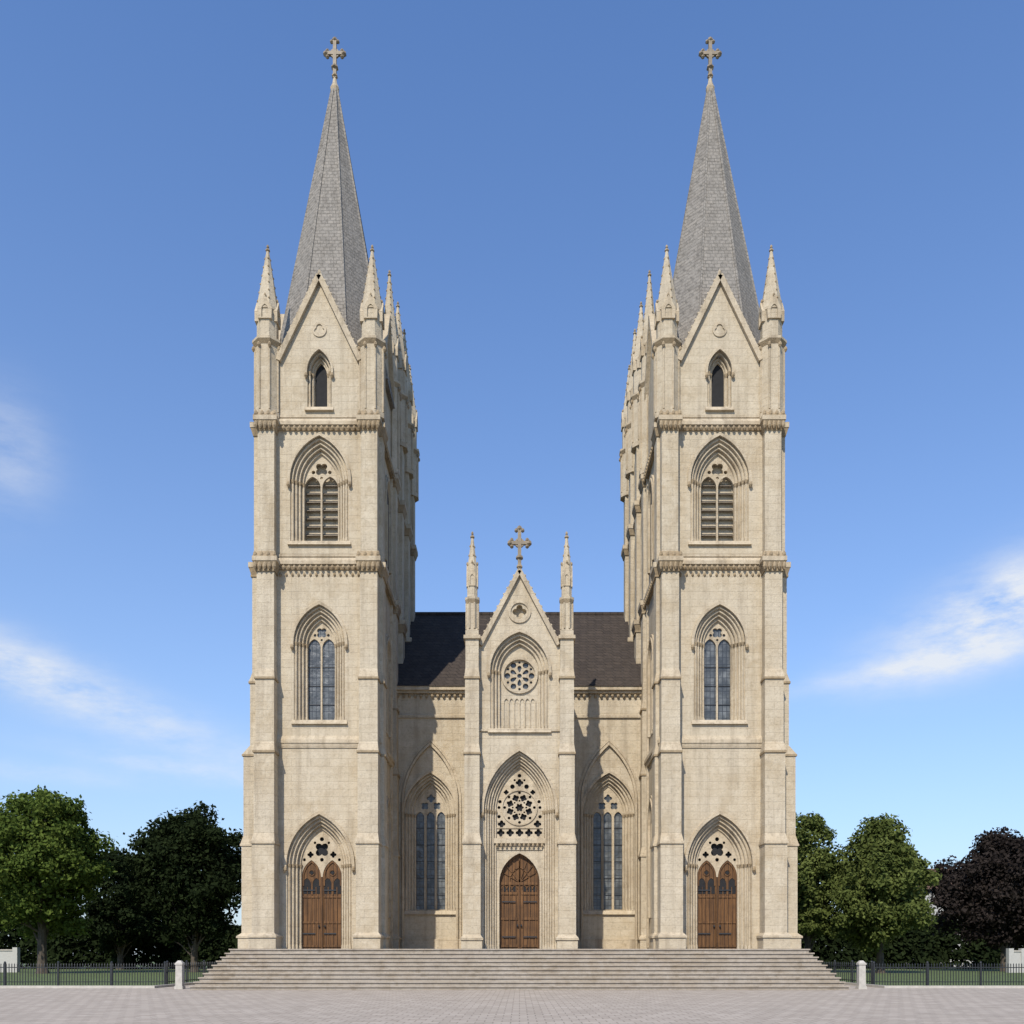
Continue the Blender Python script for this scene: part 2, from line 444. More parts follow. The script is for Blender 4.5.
def tower(cx, s):
    mb = MB(); C = Matrix.Translation((cx, 0, 0)); mb.M = C
    xi = 2.9
    door = (0, 1.9, 1.03, 6.1, 1.85); mid = (0, 13.35, .7, 17.2, 1.25)
    bel = (0, 22.3, .86, 25.3, 1.55); nic = (0, 29.0, .36, 30.75, .78)
    outline = [(-2.3, 1.5), (2.3, 1.5), (2.3, 31.3), (1.95, 31.3), (0, 35.3), (-1.95, 31.3), (-2.3, 31.3)]
    holes = [arch(*door, d=.6), arch(*mid, d=.58), arch(*bel, d=.6), arch(*nic, d=.24)]
    mb.plate([outline] + holes, 0, .8, S_)
    st = [(0, .15, .5), (.15, .3, .34), (.3, .45, .2), (.45, .6, .08)]
    frame(mb, *door, st, .79, sill=False)
    frame(mb, *mid, [(0, .15, .42), (.15, .3, .28), (.3, .44, .16), (.44, .58, .06)], .79)
    frame(mb, *bel, [(0, .15, .42), (.15, .3, .28), (.3, .45, .16), (.45, .6, .06)], .79)
    frame(mb, *nic, [(0, .12, .3), (.12, .24, .12)], .79, hood=.1)
    mb.box(-xi, xi, .8, 6.2, 1.5, 31.9, S_)
    mb.box(-xi + .1, xi - .1, 6.2, 14.6, 1.5, 33, S_)
    for z in (12.3, 21.2, 28.15):
        bigc = z > 15
        cornice(mb, -2.98, 2.98, -.02, 6.25, z, .16 if bigc else .1, bigc)
        cornice(mb, -2.85, 2.85, 6.5, 14.6, z, .14, False)
    mb.box(-2.1, 2.1, -.05, .2, 28.45, 28.58, T_)
    mb.box(-2.1, 2.1, -.06, .2, 21.5, 21.62, T_)
    for i in range(14):
        x = -1.95 + i * .3
        mb.lump(x, -.02, 20.62, .07, .1)
    cornice(mb, -2.85, 2.85, 6.5, 14.6, 33.1, .14, False)
    front = [(2.7, .66, 1.12), (7.6, .55, .98), (12.1, .5, .82), (15.75, .46, .68), (21.1, .43, .56), (28.0, .41, .46)]
    for sg in (-1, 1):
        buttress(mb, sg * 2.55, front, .78)
        for z, p, hw in ((21.1, .56, .43), (28.1, .46, .41)):
            x = sg * 2.55
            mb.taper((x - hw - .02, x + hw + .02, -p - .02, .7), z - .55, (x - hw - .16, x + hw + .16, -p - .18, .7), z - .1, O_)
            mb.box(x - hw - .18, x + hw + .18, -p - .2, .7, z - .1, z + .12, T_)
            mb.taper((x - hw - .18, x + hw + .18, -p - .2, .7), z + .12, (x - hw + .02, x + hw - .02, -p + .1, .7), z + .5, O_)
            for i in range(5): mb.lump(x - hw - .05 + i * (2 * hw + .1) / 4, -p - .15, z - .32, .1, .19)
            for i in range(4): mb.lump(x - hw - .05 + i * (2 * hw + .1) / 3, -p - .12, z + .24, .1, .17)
    outer = [(2.7, .66, 1.15), (7.6, .55, 1.0), (12.1, .5, .92), (15.75, .46, .6), (21.1, .43, .5), (28.0, .41, .42)]
    inner = [(2.7, .6, .42), (7.6, .5, .36), (12.1, .46, .32), (15.75, .44, .28), (21.1, .42, .25), (28.0, .4, .22)]
    for side, secs, ys in ((-s, outer, (.55, 5.4)), (s, inner, (.55, 5.4, 8.3, 11.2, 14.0))):
        R = C @ Matrix.Translation((side * xi, 0, 0)) @ Matrix.Rotation(side * math.pi / 2, 4, 'Z')
        for y in ys:
            mb.M = R
            xl = side * y
            sc = list(secs)
            if y > 6: sc[-1] = (33.0, .4, .22)
            buttress(mb, xl, sc, .3)
            for z in (21.1, 28.1):
                p = secs[4][2] if z < 25 else secs[5][2]
                mb.box(xl - .58, xl + .58, -p - .16, .2, z - .12, z + .14, T_)
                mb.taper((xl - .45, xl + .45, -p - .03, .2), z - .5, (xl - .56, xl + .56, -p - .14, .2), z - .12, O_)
        mb.M = R
        cens = [3.0] + ([6.85, 9.75, 12.6] if side == s else [])
        for yc in cens:
            xl = side * yc
            hw = .75 if yc == 3.0 else .5
            for z0, zs, h in ((22.3, 25.6, 1.3), (13.4, 17.3, 1.1), (3.6, 8.6, 1.2)) + (((29, 31, .7),) if yc > 4 else ()):
                off = 0 if yc == 3.0 else .1
                mb.plate([ring(xl, z0, hw, zs, h, 0, .13)], -.16 + off, .1 + off, T_)
                mb.plate([ring(xl, z0, hw, zs, h, .17, .28)], -.1 + off, .1 + off, T_)
                mb.plate([arch(xl, z0, hw, zs, h)], -.02 + off, .1 + off, D_ if z0 > 20 and yc == 3.0 else S_)
                mb.frus(xl, -.05 + off, z0, .05, zs, .05, 6, T_)
        for yc in [1.45, 4.55]:
            mb.frus(side * yc, -.03, 2, .09, 28, .09, 6, T_)
        mb.plate([[(side * 3.1 - 2, 31.8), (side * 3.1 + 2, 31.8), (side * 3.1, 35.6)]], 0.02, .5, S_)
        mb.bar((side * 3.1 - 2.1, .1, 31.7), (side * 3.1, .1, 35.75), .1, T_, .3)
        mb.bar((side * 3.1 + 2.1, .1, 31.7), (side * 3.1, .1, 35.75), .1, T_, .3)
        mb.M = C
    for sg in (-1, 1):
        p = Vector((sg * 2.05, .15, 31.25)); q = Vector((0, .15, 35.5))
        mb.bar(p, q, .13, T_, .35)
        n = 13
        for i in range(1, n):
            c = p.lerp(q, i / n); mb.lump(c.x + sg * .13, -.12, c.z + .06, .06, .07, T_)
    mb.lump(0, 0, 35.7, .1, .16, T_)
    mb.plate([circ(0, 32.85, .36), foil(0, 32.85, .27, 3, ph=.5)], -.05, .05, T_)
    mb.raw([(-1.95, .5, 31.2), (1.95, .5, 31.2), (0, .5, 35.2), (-1.95, 3.1, 31.2), (1.95, 3.1, 31.2), (0, 3.1, 35.2)],
           [(0, 1, 2), (5, 4, 3), (0, 2, 5, 3), (1, 4, 5, 2), (0, 3, 4, 1)], SP_)
    mb.box(-2.9, 2.9, .75, 6.2, 31.9, 32.05, T_)
    t = mb.obj('tower', cath, 'square limestone tower with stepped buttresses and slate spire', loc=(cx, 3, 1.9))
    sx_ = cx + .12 if s > 0 else cx + .2
    sp = MB(); sp.M = Matrix.Translation((sx_, 3.15, 0))
    a = math.pi / 8
    z0, z1 = 31.6, 48.15
    r0, r1 = 3.0 / math.cos(a), .1
    sp.frus(0, 0, z0, r0, z1, r1, 8, SP_)
    for i in range(8):
        an = a + i * math.pi / 4
        sp.bar((r0 * math.cos(an), r0 * math.sin(an), z0), (r1 * math.cos(an), r1 * math.sin(an), z1), .045, SP_)
    sp.frus(0, 0, z1 - .5, .2, z1 - .2, .24, 8, T_); sp.frus(0, 0, z1 - .2, .24, z1 + .1, .1, 8, T_)
    sp.obj('spire', t)
    cross_obj(t, sx_, 3.15, 48.25, 2.3, wid=.42)
    for sg in (-1, 1):
        pinnacle_obj(t, cx + sg * 2.62, .12, 28.35, 32.0, 33.7, 36.9, .62)
    pinnacle_obj(t, cx + s * 2.75, 5.2, 28.3, 33.2, 35.4, 39.5, .55)
    pinnacle_obj(t, cx - s * 2.6, 5.6, 28.3, 31.8, 33.0, 35.6, .5)
    for y, zt in ((8.3, 40.0), (11.2, 40.4), (14.0, 40.0)):
        pinnacle_obj(t, cx + s * 2.8, y, 31.5, 34.4, 36.6, zt, .56)
    o = lambda p: (p[0] + cx,) + p[1:]
    window_obj('window', t, *o(mid), .5, 2)
    window_obj('belfry_window', t, *o(bel), .48, 2, True, label='louvred belfry window with stone tracery')
    window_obj('niche_window', t, *o(nic), .36, 1)
    door_obj(t, cx, 1.9, 1.03, 6.1, 1.85, .54)
    return t

def door_obj(parent, cx, z0, w, zs, h, y):
    d = MB(); b = .09
    lw = (2 * w - b) / 4 - .01; zl = 5.55; lh = .85
    x1 = lw + b / 2
    hol = [arch(cx - x1, z0 - .05, lw, zl, lh), arch(cx + x1, z0 - .05, lw, zl, lh)]
    hol.append(foil(cx, 6.93, .38, 4, ph=math.pi / 4))
    hol += [foil(cx - w * .56, 6.68, .17, 4, 16), foil(cx + w * .56, 6.68, .17, 4, 16), circ(cx, 7.46, .11, 8), circ(cx, 6.42, .1, 8),
            circ(cx - w * .86, 6.42, .08, 8), circ(cx + w * .86, 6.42, .08, 8)]
    hol += [circ(cx - .35, 7.28, .07, 8), circ(cx + .35, 7.28, .07, 8)]
    d.plate([arch(cx, z0 - .3, w, zs, h, .03)] + hol, y, y + .1, T_)
    d.plate([arch(cx, zl + lh * .3, w, zs, h, -.03)], y + .2, y + .23, D_)
    for sg in (-1, 1):
        x = cx + sg * x1
        d.plate([arch(x, z0, lw, zl, lh, .0)], y + .08, y + .19, W_)
        d.plate([ring(x, zl - .45, lw, zl, lh, -.1, .0)], y + .03, y + .08, W_)
        for q in (-1, 1):
            d.plate([ring(x + q * lw / 2, zl - .9, lw / 2 - .05, zl - .35, .3, 0, .05)], y + .045, y + .085, W_)
            d.plate([arch(x + q * lw / 2, zl - .85, lw / 2 - .06, zl - .35, .28)], y + .065, y + .078, D_)
        d.plate([circ(x, zl + .22, .17, 16), circ(x, zl + .22, .12, 16)], y + .04, y + .08, W_)
        d.plate([foil(x, zl + .22, .11, 4, 16)], y + .06, y + .078, D_)
        for k in range(5):
            xx = x - lw + .04 + k * (2 * lw - .08) / 4
            d.box(xx - .018, xx + .018, y + .05, y + .08, z0 + .1, zl - .5, W_)
        for zz in (z0 + .1, z0 + 1.3, z0 + 2.6): d.box(x - lw + .02, x + lw - .02, y + .04, y + .08, zz, zz + .1, W_)
        d.lump(cx + sg * (b / 2 + .1), y + .0, z0 + 1.15, .05, .07, I_)
        d.box(x - lw + .05, x + lw * .4, y + .02, y + .045, z0 + .75, z0 + .81, I_)
        d.box(x - lw + .05, x + lw * .4, y + .02, y + .045, z0 + 2.95, z0 + 3.01, I_)
    d.box(cx - .045, cx + .045, y - .02, y + .12, z0, zl, W_)
    return d.obj('door', parent, 'arched double oak door beneath stone tracery')

tower(-10.0, 1)
tower(10.0, -1)

# ---- nave
mb = MB()
bays = []
for sg in (-1, 1):
    win = (sg * 5.03, 4.1, .86, 9.5, 1.65)
    bays.append(win)
    x0, x1 = (-7.3, -2.2) if sg < 0 else (2.2, 7.3)
    mb.plate([[(x0, 1.5), (x1, 1.5), (x1, 16.3), (x0, 16.3)], arch(*win, d=.6)], 5.7, 6.4, S_)
    mb.M = Matrix.Translation((0, 5.7, 0))
    frame(mb, *win, [(0, .15, .42), (.15, .3, .28), (.3, .45, .16), (.45, .6, .06)], .69)
    mb.plate([ring(win[0], 1.8, 1.46, 10.2, 3.2, 0, .13)], -.16, .05, T_)
    mb.plate([ring(win[0], 1.8, 1.46, 10.2, 3.2, .17, .3)], -.08, .05, T_)
    for q in (-1, 1): mb.frus(win[0] + q * 1.53, -.16, 1.8, .08, 10.2, .08, 8, T_)
    mb.box(x0, x1, -.14, .05, 1.5, 2.5, T_)
    mb.M = Matrix.Identity(4)
    mb.box(x0, x1, 5.5, 6.2, 16.3, 16.45, T_); mb.box(x0, x1, 5.36, 6.2, 16.45, 16.7, T_)
    mb.box(x0, x1, 5.6, 6.2, 14.95, 15.1, T_)
    n = 16
    for i in range(n):
        mb.lump(x0 + (i + .5) * 5.1 / n, 5.6, 16.18, .09, .12)
mb.box(-7.3, 7.3, 6.4, 23.2, 1.5, 16.3, S_)
mb.box(-13, 13, 14.7, 60, 1.5, 16.0, S_)
nave = mb.obj('nave', cath, 'limestone nave wall with tall lancet bays', loc=(0, 14, 1.9))
for w in bays:
    window_obj('lancet_window', nave, *w, 6.14, 3)
r = MB()
xx = 7.32
r.raw([(-xx, 5.3, 16.65), (xx, 5.3, 16.65), (xx, 14.7, 24.2), (-xx, 14.7, 24.2), (-xx, 24.1, 16.65), (xx, 24.1, 16.65)],
      [(0, 1, 2, 3), (3, 2, 5, 4), (0, 3, 4), (1, 5, 2), (0, 4, 5, 1)], R_)
r.box(-xx, xx, 14.55, 14.85, 24.12, 24.3, R_)
r.raw([(-13.2, 23.8, 15.9), (13.2, 23.8, 15.9), (0, 23.8, 23.5), (-13.2, 60.5, 15.9), (13.2, 60.5, 15.9), (0, 60.5, 23.5)],
      [(0, 1, 2), (5, 4, 3), (0, 2, 5, 3), (1, 4, 5, 2), (0, 3, 4, 1)], R_)
r.obj('roof', nave, 'dark slate roof')

# ---- central portal
mb = MB(); Y = .5
mb.M = Matrix.Translation((0, Y, 0))
up = (0, 13.05, 1.0, 15.95, 1.45)
big = (0, 1.9, 1.2, 8.9, 2.3)
outl = [(-2.2, 1.5), (2.2, 1.5), (2.2, 17.4), (1.85, 17.4), (0, 20.8), (-1.85, 17.4), (-2.2, 17.4)]
mb.plate([outl, arch(*up, d=.48), arch(*big, d=.6), foil(0, 18.95, .36, 4)], 0, 1.0, S_)
frame(mb, *up, [(0, .16, .3), (.16, .32, .18), (.32, .48, .07)], .95)
frame(mb, *big, [(0, .12, .52), (.12, .24, .40), (.24, .36, .28), (.36, .48, .17), (.48, .6, .07)], .95, sill=False)
mb.plate([circ(0, 18.95, .58), circ(0, 18.95, .44)], -.07, .05, T_)
mb.box(-1, 1, .3, .5, 18.3, 19.5, T_)
mb.plate([arch(*up, d=.02), circ(0, 15.85, .8, 32)], .42, .62, S_)
mb.plate([circ(0, 15.85, .93, 32), circ(0, 15.85, .8, 32)], .32, .5, T_)
for k in range(-3, 4):
    x = k * .27; mb.frus(x, .40, 13.05, .04, 14.55, .04, 6, T_)
for k in range(-3, 3): mb.plate([ring(k * .27 + .135, 14.4, .1, 14.5, .16, 0, .035)], .36, .43, T_)
dr = (0, 1.9, 1.03, 5.3, 1.5)
mb.plate([[(-1.25, 1.6), (1.25, 1.6), (1.25, 7.35), (-1.25, 7.35)], arch(*dr, d=.0)], .56, .9, S_)
mb.plate([ring(*dr, 0, .1)], .47, .57, T_)
mb.box(-1.3, 1.3, .38, .9, 7.3, 7.55, T_)
for k in range(-5, 6): mb.lump(k * .23, .38, 7.2, .07, .1)
mb.box(-1.16, 1.16, .5, .57, 6.97, 7.04, T_)
mb.box(-2.4, 2.4, 1.0, 5.4, 1.5, 17.3, S_)
mb.raw([(-2.5, 1.0, 17.2), (2.5, 1.0, 17.2), (0, 1.0, 20.7), (-2.5, 12, 17.2), (2.5, 12, 17.2), (0, 12, 20.7)],
       [(0, 1, 2), (5, 4, 3), (0, 2, 5, 3), (1, 4, 5, 2), (0, 3, 4, 1)], R_)
mb.box(-2.1, 2.1, -.08, .1, 12.9, 13.0, T_)
for sg in (-1, 1):
    p = Vector((sg * 1.98, .25, 17.25)); q = Vector((0, .25, 21.0))
    mb.bar(p, q, .11, T_, .42)
    for i in range(1, 12):
        c = p.lerp(q, i / 12); mb.lump(c.x + sg * .12, -.08, c.z + .06, .055, .07, T_)
    buttress(mb, sg * 2.38, [(2.6, .52, .72), (7.7, .44, .6), (12.2, .38, .5), (16.0, .35, .42), (17.9, .33, .38)], 1.3)
    x = sg * 2.38
    mb.box(x - .42, x + .42, -.48, .7, 17.45, 17.62, T_)
    mb.taper((x - .34, x + .34, -.4, .6), 17.62, (x - .26, x + .26, -.3, .5), 18.0, T_)
portal = mb.obj('portal', cath, 'gabled central entrance bay with pinnacled buttresses', loc=(0, 1, 1.9))
for sg in (-1, 1): pinnacle_obj(portal, sg * 2.38, Y - .02, 17.7, 19.4, 20.7, 22.7, .32)
cross_obj(portal, 0, Y + .2, 20.95, 2.3, wid=.42)
w = MB(); w.M = Matrix.Translation((0, Y, 0))
cx, cz = 0, 15.85
w.plate([circ(cx, cz, .82, 32), circ(cx, cz, .12, 10)] + [petal(cx, cz, .17, .52, i * math.pi / 3 + math.pi / 6, .15) for i in range(6)]
        + [circ(cx + .62 * math.cos(i * math.pi / 3), cz + .62 * math.sin(i * math.pi / 3), .15, 10) for i in range(6)]
        + [circ(cx + .68 * math.cos((i + .5) * math.pi / 3), cz + .68 * math.sin((i + .5) * math.pi / 3), .07, 8) for i in range(6)], .44, .53, T_)
w.plate([circ(cx, cz, .81, 32)], .55, .58, G_)
w.obj('rose_window', portal, 'small round window with petal tracery')
w = MB(); w.M = Matrix.Translation((0, Y, 0))
z0, zs, ww, hh = 7.55, 8.9, 1.2, 2.3
hol = []
cz = 9.15
hol.append(foil(0, cz, .22, 6))
for i in range(8):
    a = i * math.pi / 4 + math.pi / 8
    hol.append(foil(.52 * math.cos(a), cz + .52 * math.sin(a), .185, 4, 24, ph=-a))
    a += math.pi / 8
    hol.append(circ(.76 * math.cos(a), cz + .76 * math.sin(a), .075, 10))
    hol.append(circ(.345 * math.cos(a), cz + .345 * math.sin(a), .05, 8))
hol += [foil(0, 10.42, .2, 4, 24), circ(0, 10.78, .1, 10)]
for sg in (-1, 1):
    hol += [circ(sg * .36, 10.22, .12, 12), foil(sg * .68, 9.93, .14, 4, 20), circ(sg * 1.0, 9.45, .09, 10), circ(sg * 1.05, 9.15, .08, 10),
            foil(sg * .92, 8.3, .2, 4, 24), circ(sg * 1.05, 8.68, .09, 10), circ(sg * .25, 10.55, .06, 8)]
for k in range(-2, 3): hol.append(foil(k * .48, 7.86, .2, 4, 24))
w.plate([arch(0, z0, ww, zs, hh, .02)] + hol, .58, .66, T_)
w.plate([circ(0, cz, .93, 40), circ(0, cz, .86, 40)], .52, .58, T_)
w.box(-1.2, 1.2, .53, .58, 8.08, 8.13, T_)
w.plate([arch(0, z0, ww, zs, hh)], .72, .75, D_)
w.obj('tympanum_window', portal, 'wheel-traceried window above the entrance')
d = MB(); d.M = Matrix.Translation((0, Y, 0))
d.plate([arch(0, 1.9, 1.03, 5.3, 1.5)], .74, .84, W_)
d.plate([ring(0, 1.9, 1.03, 5.3, 1.5, -.1, .0)], .68, .78, W_)
d.box(-.035, .035, .68, .76, 1.9, 6.6, W_)
d.box(-1.0, 1.0, .67, .76, 5.2, 5.34, W_)
for sg in (-1, 1):
    for zz in (2.0, 3.4, 4.7): d.box(sg * .52 - .42, sg * .52 + .42, .69, .75, zz, zz + .13, W_)
    for k in range(3):
        d.box(sg * (.18 + k * .33) - .025, sg * (.18 + k * .33) + .025, .7, .75, 2.0, 5.2, W_)
        d.plate([ring(sg * .52 + (k - 1) * .28, 5.0, .11, 5.0, .16, 0, .03)], .69, .75, W_)
        d.plate([arch(sg * .52 + (k - 1) * .28, 4.86, .09, 5.0, .14)], .72, .738, D_)
    d.lump(sg * .1, .66, 3.1, .05, .08, I_)
    d.box(sg * .55 - .35, sg * .55 + .35, .655, .675, 2.5, 2.56, I_); d.box(sg * .55 - .35, sg * .55 + .35, .655, .675, 4.3, 4.36, I_)
for k in range(-3, 4): d.bar((0, .7, 5.34), (math.sin(k * .36) * 1.0, .7, 5.34 + math.cos(k * .36) * 1.1), .02, W_)
d.plate([ring(0, 5.3, .5, 5.34, .75, 0, .06)], .68, .75, W_)
d.obj('door', portal, 'carved oak double door in pointed arch')

# ------------------------------------------------------------------ steps
st = MB()
n = 10
for k in range(n):
    f = k / (n - 1)
    hw = 15.0 - .95 * f; yf = -4.0 + 2.7 * f
    z = k * .19
    st.box(-hw, hw, yf, 24 - .02 * k, z - (.1 if k == 0 else 0), z + .13, ST_)
    st.box(-hw - .055, hw + .055, yf - .06, 24 - .02 * k, z + .13, z + .19, ST_)
s_ob = st.obj('stone_steps', None, loc=(0, 0, 0))
top(s_ob, 'broad pale stone steps in front of the cathedral', 'steps')

# ------------------------------------------------------------------ ground
def sheet(name, polys, mat, z):
    me = bpy.data.meshes.new(name); vs = []; fs = []
    for (x0, x1, y0, y1) in polys:
        o = len(vs); vs += [(x0, y0, z), (x1, y0, z), (x1, y1, z), (x0, y1, z)]; fs.append((o, o + 1, o + 2, o + 3))
    me.from_pydata(vs, [], fs); me.materials.append(mat)
    ob = bpy.data.objects.new(name, me); COL.objects.link(ob); ob['kind'] = 'structure'; return ob
g = sheet('ground', [(-1500, 1500, -600, 2500)], GRASS, -.004); g['label'] = 'green lawn around the cathedral square'
pv = sheet('plaza', [(-90, 90, -80, -1.6), (-17.6, 17.6, -1.6, 70)], PAVE, .0); pv['label'] = 'pale stone paved square'
kb = MB()
for sg in (-1, 1):
    a, b = (-90, -17.6) if sg < 0 else (17.6, 90)
    kb.box(a, b, -1.6, -1.42, -.05, .12, B_)
    kb.box(min(sg * 17.6, sg * 17.78), max(sg * 17.6, sg * 17.78), -1.42, 70, -.05, .12, B_)
k_ob = kb.obj('kerb'); k_ob['kind'] = 'structure'

# ------------------------------------------------------------------ fences
def fence(a, b, hgt, gap, label):
    mb = MB(); a = Vector(a); b = Vector(b); d = b - a; L = d.length; d.normalize()
    n = int(L / gap)
    ax = abs(d.x) > .5
    for i in range(n + 1):
        p = a + d * (i * L / n)
        mb.frus(p.x, p.y, .05, .022, hgt - .04, .022, 4, I_)
        mb.frus(p.x, p.y, hgt - .04, .034, hgt + .07, .003, 4, I_)
    for z in (.2, hgt - .18):
        if ax: mb.box(min(a.x, b.x), max(a.x, b.x), a.y - .02, a.y + .02, z, z + .045, I_)
        else: mb.box(a.x - .02, a.x + .02, min(a.y, b.y), max(a.y, b.y), z, z + .045, I_)
    m = max(1, int(L / 2.6))
    for i in range(m + 1):
        p = a + d * (i * L / m)
        mb.box(p.x - .045, p.x + .045, p.y - .045, p.y + .045, -.05, hgt + .06, I_)
        mb.lump(p.x, p.y, hgt + .1, .06, .06, I_)
    o = mb.obj('iron_fence', loc=(a.x, a.y, 0)); top(o, label, 'fence', group='iron fences around the lawn')
for sg in (-1, 1):
    fence((sg * 18.2, 1.2, 0), (sg * 62, 1.2, 0), 1.12, .14, 'low black iron railing along the lawn')
    fence((sg * 18.2, 1.5, 0), (sg * 18.2, 45, 0), 1.15, .3, 'black iron railing beside the cathedral')

# ------------------------------------------------------------------ bollards
def bollard(x, y):
    mb = MB()
    mb.M = Matrix.Translation((x, y, 0))
    mb.taper((-.2, .2, -.2, .2), 0, (-.19, .19, -.19, .19), .14, B_)
    mb.taper((-.16, .16, -.16, .16), .14, (-.15, .15, -.15, .15), 1.14, B_)
    mb.box(-.18, .18, -.18, .18, 1.14, 1.22, B_)
    mb.taper((-.16, .16, -.16, .16), 1.22, (-.07, .07, -.07, .07), 1.34, B_)
    o = mb.obj('bollard', loc=(x, y, 0))
    top(o, 'square pale stone bollard beside the steps', 'bollard', group='stone bollards beside the steps')
bollard(-16.0, -2.6); bollard(16.1, -2.6)

# ------------------------------------------------------------------ trees
def leaves_mesh(name, pts, nrm, size, rng, mat):
    n = len(pts)
    a = rng.normal(size=(n, 3)); nn = nrm + .9 * rng.normal(size=(n, 3)); nn /= np.linalg.norm(nn, axis=1, keepdims=True)
    t = np.cross(nn, a); t /= np.linalg.norm(t, axis=1, keepdims=True) + 1e-9
    b = np.cross(nn, t)
    sz = (size * (.6 + .8 * rng.random(n)))[:, None]
    v = np.stack([pts + t * sz, pts + b * sz * .55, pts - t * sz, pts - b * sz * .55], 1).reshape(-1, 3)
    me = bpy.data.meshes.new(name)
    me.vertices.add(4 * n); me.vertices.foreach_set('co', v.astype(np.float32).ravel())
    me.loops.add(4 * n); me.loops.foreach_set('vertex_index', np.arange(4 * n, dtype=np.int32))
    me.polygons.add(n); me.polygons.foreach_set('loop_start', np.arange(0, 4 * n, 4, dtype=np.int32))
    me.polygons.foreach_set('loop_total', np.full(n, 4, dtype=np.int32))
    me.update(calc_edges=True); me.materials.append(mat)
    return me

def tube(mb, pts, r0, r1, seg=7):
    k = len(pts)
    for i in range(k - 1):
        p = Vector(pts[i]); q = Vector(pts[i + 1]); d = (q - p).normalized()
        u = d.cross(Vector((.3, 1, .2))).normalized(); w = d.cross(u)
        ra = r0 + (r1 - r0) * i / (k - 1); rb = r0 + (r1 - r0) * (i + 1) / (k - 1)
        vs = []
        for c, r_ in ((p, ra), (q, rb)):
            for j in range(seg):
                t = 2 * math.pi * j / seg; vs.append(tuple(c + u * (r_ * math.cos(t)) + w * (r_ * math.sin(t))))
        mb.raw(vs, [(j, (j + 1) % seg, seg + (j + 1) % seg, seg + j) for j in range(seg)], BK_)

def tree(x, y, H, R, zb, seed, mat, label, nclump=85, per=230, size=.2, trunk=.35, shape=1.0):
    rng = np.random.default_rng(seed)
    e = bpy.data.objects.new('tree', None); e.location = (x, y, 0); COL.objects.link(e)
    top(e, label, 'tree')
    zc = (H + zb) / 2; hz = (H - zb) / 2
    cents = []
    while len(cents) < nclump:
        p = rng.uniform(-1, 1, 3); rr = np.linalg.norm(p)
        if rr > 1 or rr < .3: continue
        k = 1 - .28 * max(0, p[2]) ** 1.2 * shape
        lob = 1 + .12 * math.sin(3 * math.atan2(p[1], p[0]) + seed) + .1 * math.sin(7 * p[2] + seed)
        cents.append((p[0] * R * .86 * k * lob, p[1] * R * .86 * k * lob, zc + p[2] * hz * .88, rng.uniform(.1, .24) * R))
    P = []; Nn = []
    for (a, b, c, r_) in cents:
        m = int(per * (r_ / (.18 * R)) ** 2)
        d = rng.normal(size=(m, 3)); d /= np.linalg.norm(d, axis=1, keepdims=True)
        rad_ = r_ * (1 - .5 * rng.random(m) ** 2) * (1 + .2 * rng.normal(size=m))
        q = d * rad_[:, None]; q[:, 2] *= .75
        keep = (d[:, 2] > -.6) | (rng.random(m) < .4)
        q = q[keep]; d = d[keep]
        P.append(q + np.array([a, b, c])); Nn.append(d + np.array([0, 0, .5]))
    m = int(nclump * per * .2)
    d = rng.normal(size=(m, 3)); d /= np.linalg.norm(d, axis=1, keepdims=True)
    q = d * (rng.random(m) ** .4)[:, None] * np.array([R * .72, R * .72, hz * .8])
    P.append(q + np.array([0, 0, zc])); Nn.append(d)
    P = np.concatenate(P); Nn = np.concatenate(Nn)
    me = leaves_mesh('crown', P, Nn, size, rng, mat)
    cr = bpy.data.objects.new('crown', me); COL.objects.link(cr); cr.parent = e
    mb = MB(); random.seed(seed)
    pts = [(0, 0, -.1)]
    for i in range(1, 7):
        pts.append((random.uniform(-.15, .15) * i * .5, random.uniform(-.15, .15) * i * .5, H * .8 * i / 6))
    tube(mb, pts, trunk, trunk * .22, 9)
    mb.frus(0, 0, -.1, trunk * 1.5, .5, trunk * .98, 9, BK_)
    for i in range(26):
        c = cents[int(rng.integers(len(cents)))]
        zz = zb * .75 + random.random() * (min(c[2], H * .7) - zb * .75) * .7
        f = zz / (H * .8) * 6; j = min(5, int(f)); fr = f - j
        s0 = Vector(pts[j]).lerp(Vector(pts[j + 1]), fr)
        e1 = Vector(c[:3]); m1 = s0.lerp(e1, .5) + Vector((0, 0, .1 * (e1 - s0).length))
        tube(mb, [s0, m1, e1], trunk * .28, trunk * .06, 5)
    t = mb.obj('trunk'); t.parent = e
    return e
def at(px, dist): return (px - 519) / 900 * dist, dist - 45
def hz(py, dist): return 1.6 + (955 - py) / 900 * dist
x, y = at(42, 78); tree(x, y, hz(773, 78), 6.4, 2.4, 3, LEAF_G, 'broad leafy green tree on the lawn', 140, 310, .19, trunk=.42)
x, y = at(194, 84); tree(x, y, hz(803, 84), 6.4, 1.4, 11, LEAF_D, 'very dark green tree behind the railing', 145, 280, .2)
x, y = at(120, 100); tree(x, y, hz(842, 100), 5.4, 1.0, 12, LEAF_D, 'small dark tree between larger trees', 90, 230, .22)
x, y = at(808, 84); tree(x, y, hz(804, 84), 4.2, 1.5, 21, LEAF_L, 'slim light green tree beside the tower', 100, 300, .18)
x, y = at(880, 80); tree(x, y, hz(814, 80), 5.2, 1.6, 25, LEAF_L, 'light green domed tree on the lawn', 135, 290, .18, shape=1.6)
x, y = at(1004, 88); tree(x, y, hz(824, 88), 6.7, 1.6, 31, LEAF_P, 'dark copper-leaved tree behind the railing', 145, 280, .2)

